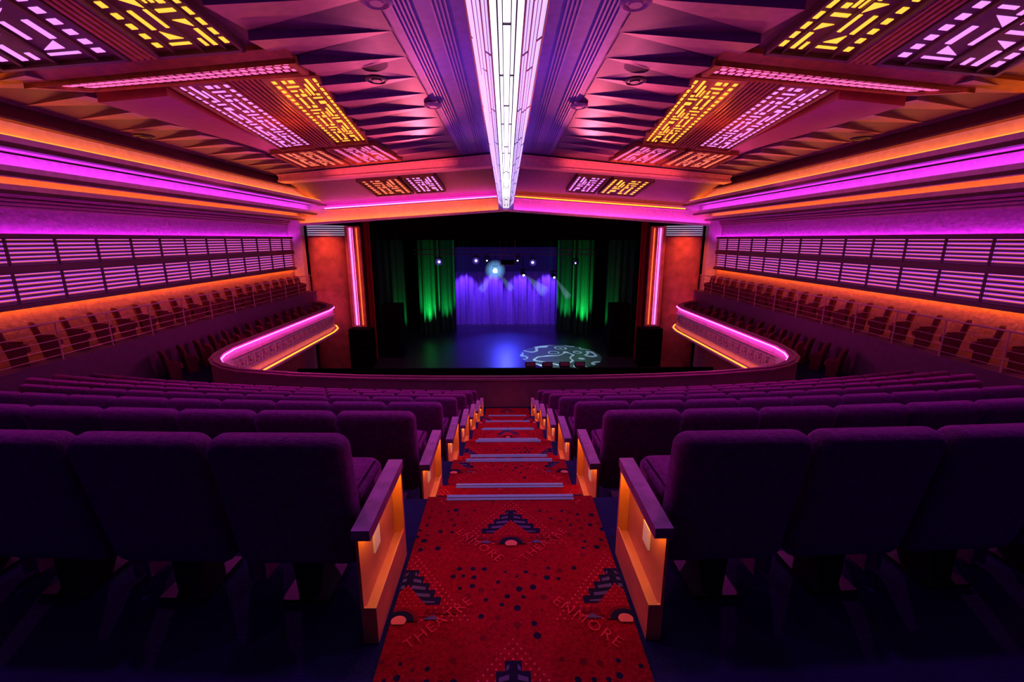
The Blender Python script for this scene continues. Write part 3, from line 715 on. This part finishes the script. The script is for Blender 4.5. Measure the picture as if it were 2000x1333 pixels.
def ball(r,mt):
    mb=MB(); bmesh.ops.create_icosphere(mb.bm,subdivisions=3,radius=r); return mesh(mb,'hg',[mt],True)
for r in (.75,.62,.5,.40,.30,.2): put('haze_glow',ball(r,'hazeglow'),(0,-.2,-.12),parent=m0)
for q in (mb_,mb2,mb3): put('haze_glow',ball(.26,'hazeblue'),(0,-.2,-.12),parent=q)
mb=MB(); mb.box(-3.9,3.9,33.7,35.4,SZ+.001,-.6); put('stage_haze',mesh(mb,'sh',['hazestage']),label='thin self-glowing violet haze over the stage',cat='haze',kind='stuff')  # scattered stage light put in as a faintly glowing box
e=empty('projector',(0.1,30.9,CZ-1.45),label='hanging stage projector with metal cage',cat='projector')
mb=MB(); mb.box(-.45,.45,-.3,.3,-.25,.05); put('body',mesh(mb,'b',['speaker']),O0,parent=e)
mb=MB()
for sx in (-.5,.5):
    for sy in (-.3,.3): mb.cyl((sx,sy,-.3),(sx,sy,4.04),.02,n=6)
for z in (-.3,.3): mb.cyl((-.5,-.3,z),(.5,-.3,z),.02,n=6)
put('cage',mesh(mb,'c',['truss']),O0,parent=e)
# ---------------------------------------------------------------- lights
def light(kind,name,loc,energy,col,rot=None,aim=None,**k):
    l=bpy.data.lights.new(name,kind); l.energy=energy; l.color=col
    for a,b in k.items(): setattr(l,a,b)
    o=bpy.data.objects.new(name,l); COL.objects.link(o); o.location=(loc[0],loc[1],loc[2]+CZ)
    if aim: 
        d=Vector(aim)-Vector(loc); o.rotation_euler=d.to_track_quat('-Z','Y').to_euler()
    return o
S=math.radians
for s in (-1,1):
    light('SPOT','ceiling_rake_fill',(s*3.2,19.0,1.9),1000,(1,.13,.22),aim=(s*3.2,11,3.5),spot_size=S(50),spot_blend=.6,shadow_soft_size=.05)  # added raking light without a fixture, brings out the fins
    light('SPOT','ceiling_rake_fill',(s*3.1,12.6,2.0),160,(1,.13,.30),aim=(s*3.1,6.5,3.5),spot_size=S(80),spot_blend=.6,shadow_soft_size=.05)
    light('SPOT','ceiling_rake_fill',(s*8.8,19.5,1.5),300,(1,.06,.35),aim=(s*8.8,11,2.8),spot_size=S(45),spot_blend=.6,shadow_soft_size=.05)
    light('POINT','violet_ceiling_fill',(s*1.2,4.5,1.8),26,(.30,.06,1),shadow_soft_size=.05)  # unsourced violet fill added to tint the ceiling
    light('POINT','violet_ceiling_fill',(s*1.2,10.5,1.8),36,(.33,.06,1),shadow_soft_size=.05)
    light('POINT','violet_ceiling_fill',(s*1.2,16.5,1.6),24,(.42,.06,1),shadow_soft_size=.05)
    light('POINT','violet_ceiling_fill',(s*8.2,10,1.0),9,(.70,.05,.9),shadow_soft_size=.05)
    light('POINT','grille_wash_fill',(s*5.6,12.8,2.3),28,(1,.16,.02),shadow_soft_size=.05)  # added orange wash around the grilles, no fixture behind it
    light('POINT','grille_wash_fill',(s*5.2,8.0,2.3),6,(1,.25,.06),shadow_soft_size=.05)
    light('SPOT','beam_fill',(s*4.8,15.5,.2),1300,(1,.14,.17),aim=(s*5.0,20.4,2.85),spot_size=S(58),spot_blend=.5,shadow_soft_size=.05)  # helper spot added to lift the coral beam
    light('POINT','gallery_fill',(s*7.4,15.5,-1.6),80,(1,.07,.50),shadow_soft_size=.05)  # pink fill added so the gallery seats show
    light('SPOT','seat_wash_fill',(s*6,11,3.0),1500,(.85,.03,.62),aim=(s*4.5,7,-3.5),spot_size=S(95),spot_blend=.8,shadow_soft_size=.1)  # fixtureless magenta fill added over the seat rows
    light('SPOT','seat_wash_fill',(s*3.2,2.8,3.1),220,(.60,.04,.85),aim=(s*2.6,3.4,-1),spot_size=S(100),spot_blend=.8,shadow_soft_size=.1)
    light('SPOT','column_fill',(s*9.9,23.6,.9),420,(1,.15,.05),aim=(s*10.3,26,-2),spot_size=S(80),spot_blend=.9,shadow_soft_size=.1)  # added orange helper light that brightens the column
    light('POINT','rear_blue_fill',(s*3,-1.3,1.0),10,(.10,.07,1),shadow_soft_size=.1)  # blue fill added behind the camera for the seat backs
light('SPOT','aisle_fill',(0,5.0,3.0),140,(1,.12,.20),aim=(0,3.1,-1.7),spot_size=S(38),spot_blend=.9,shadow_soft_size=.1)  # red fill without a fixture, added to brighten the aisle carpet
light('SPOT','aisle_fill',(0,9,2.6),200,(1,.12,.20),aim=(0,6.5,-3),spot_size=S(36),spot_blend=.6,shadow_soft_size=.1)
for i,x in enumerate((-3.5,-1.2,1.2,3.5)):
    light('SPOT','backdrop_lamp',(x,36.5,-2.1),620,(.30,.10,1),aim=(x,38,-4.6),spot_size=S(62),spot_blend=.7,shadow_soft_size=.05)
light('SPOT','stage_blue_lamp',(0,35.8,-2.7),4200,(.05,.06,1),aim=(0,31.5,SZ),spot_size=S(70),spot_blend=1,shadow_soft_size=.05)
for s in (-1,1):
    light('SPOT','green_uplight',(s*5.9,32.7,SZ+.15),2200,(.03,1,.30),aim=(s*5.8,33.8,-4.6),spot_size=S(42),spot_blend=1,shadow_soft_size=.2)
    light('SPOT','green_uplight',(s*4.7,34.3,SZ+.15),900,(.03,1,.35),aim=(s*4.6,35.2,-4.6),spot_size=S(40),spot_blend=1,shadow_soft_size=.2)
    light('SPOT','green_uplight',(s*7.3,29.9,SZ+.15),400,(.03,1,.35),aim=(s*7.3,30.5,-5),spot_size=S(30),spot_blend=.9,shadow_soft_size=.1)
g=light('SPOT','gobo_spot',(3.0,31.5,.2),24000,(.6,1,1),aim=(3.4,27.7,SZ),spot_size=S(34),spot_blend=.05,shadow_soft_size=.01)
g.data.use_nodes=True; nt=g.data.node_tree; em=nt.nodes['Emission']
tc=nt.nodes.new('ShaderNodeTexCoord'); vo=nt.nodes.new('ShaderNodeTexVoronoi'); vo.feature='SMOOTH_F1'; vo.inputs['Scale'].default_value=7
nt.links.new(tc.outputs['Normal'],vo.inputs['Vector'])
sn=nt.nodes.new('ShaderNodeMath'); sn.operation='MULTIPLY'; sn.inputs[1].default_value=26
s2=nt.nodes.new('ShaderNodeMath'); s2.operation='SINE'
lt=nt.nodes.new('ShaderNodeMath'); lt.operation='GREATER_THAN'; lt.inputs[1].default_value=.78
ad=nt.nodes.new('ShaderNodeMath'); ad.operation='MULTIPLY_ADD'; ad.inputs[1].default_value=.85; ad.inputs[2].default_value=.10
nt.links.new(vo.outputs['Distance'],sn.inputs[0]); nt.links.new(sn.outputs[0],s2.inputs[0]); nt.links.new(s2.outputs[0],lt.inputs[0]); nt.links.new(lt.outputs[0],ad.inputs[0]); nt.links.new(ad.outputs[0],em.inputs['Strength'])
w=bpy.data.worlds.new('World'); sc.world=w; w.use_nodes=True
w.node_tree.nodes['Background'].inputs[0].default_value=(.08,.04,.40,1); w.node_tree.nodes['Background'].inputs[1].default_value=.05
# ---------------------------------------------------------------- camera
cd=bpy.data.cameras.new('camera'); cam=bpy.data.objects.new('camera',cd); COL.objects.link(cam)
cd.sensor_width=36; cd.lens=36*861/2000; cd.clip_end=200; cd.clip_start=.05
cam.location=(-.025,0,CZ); cam.rotation_euler=(S(90-13.02),0,S(-.8))
sc.camera=cam
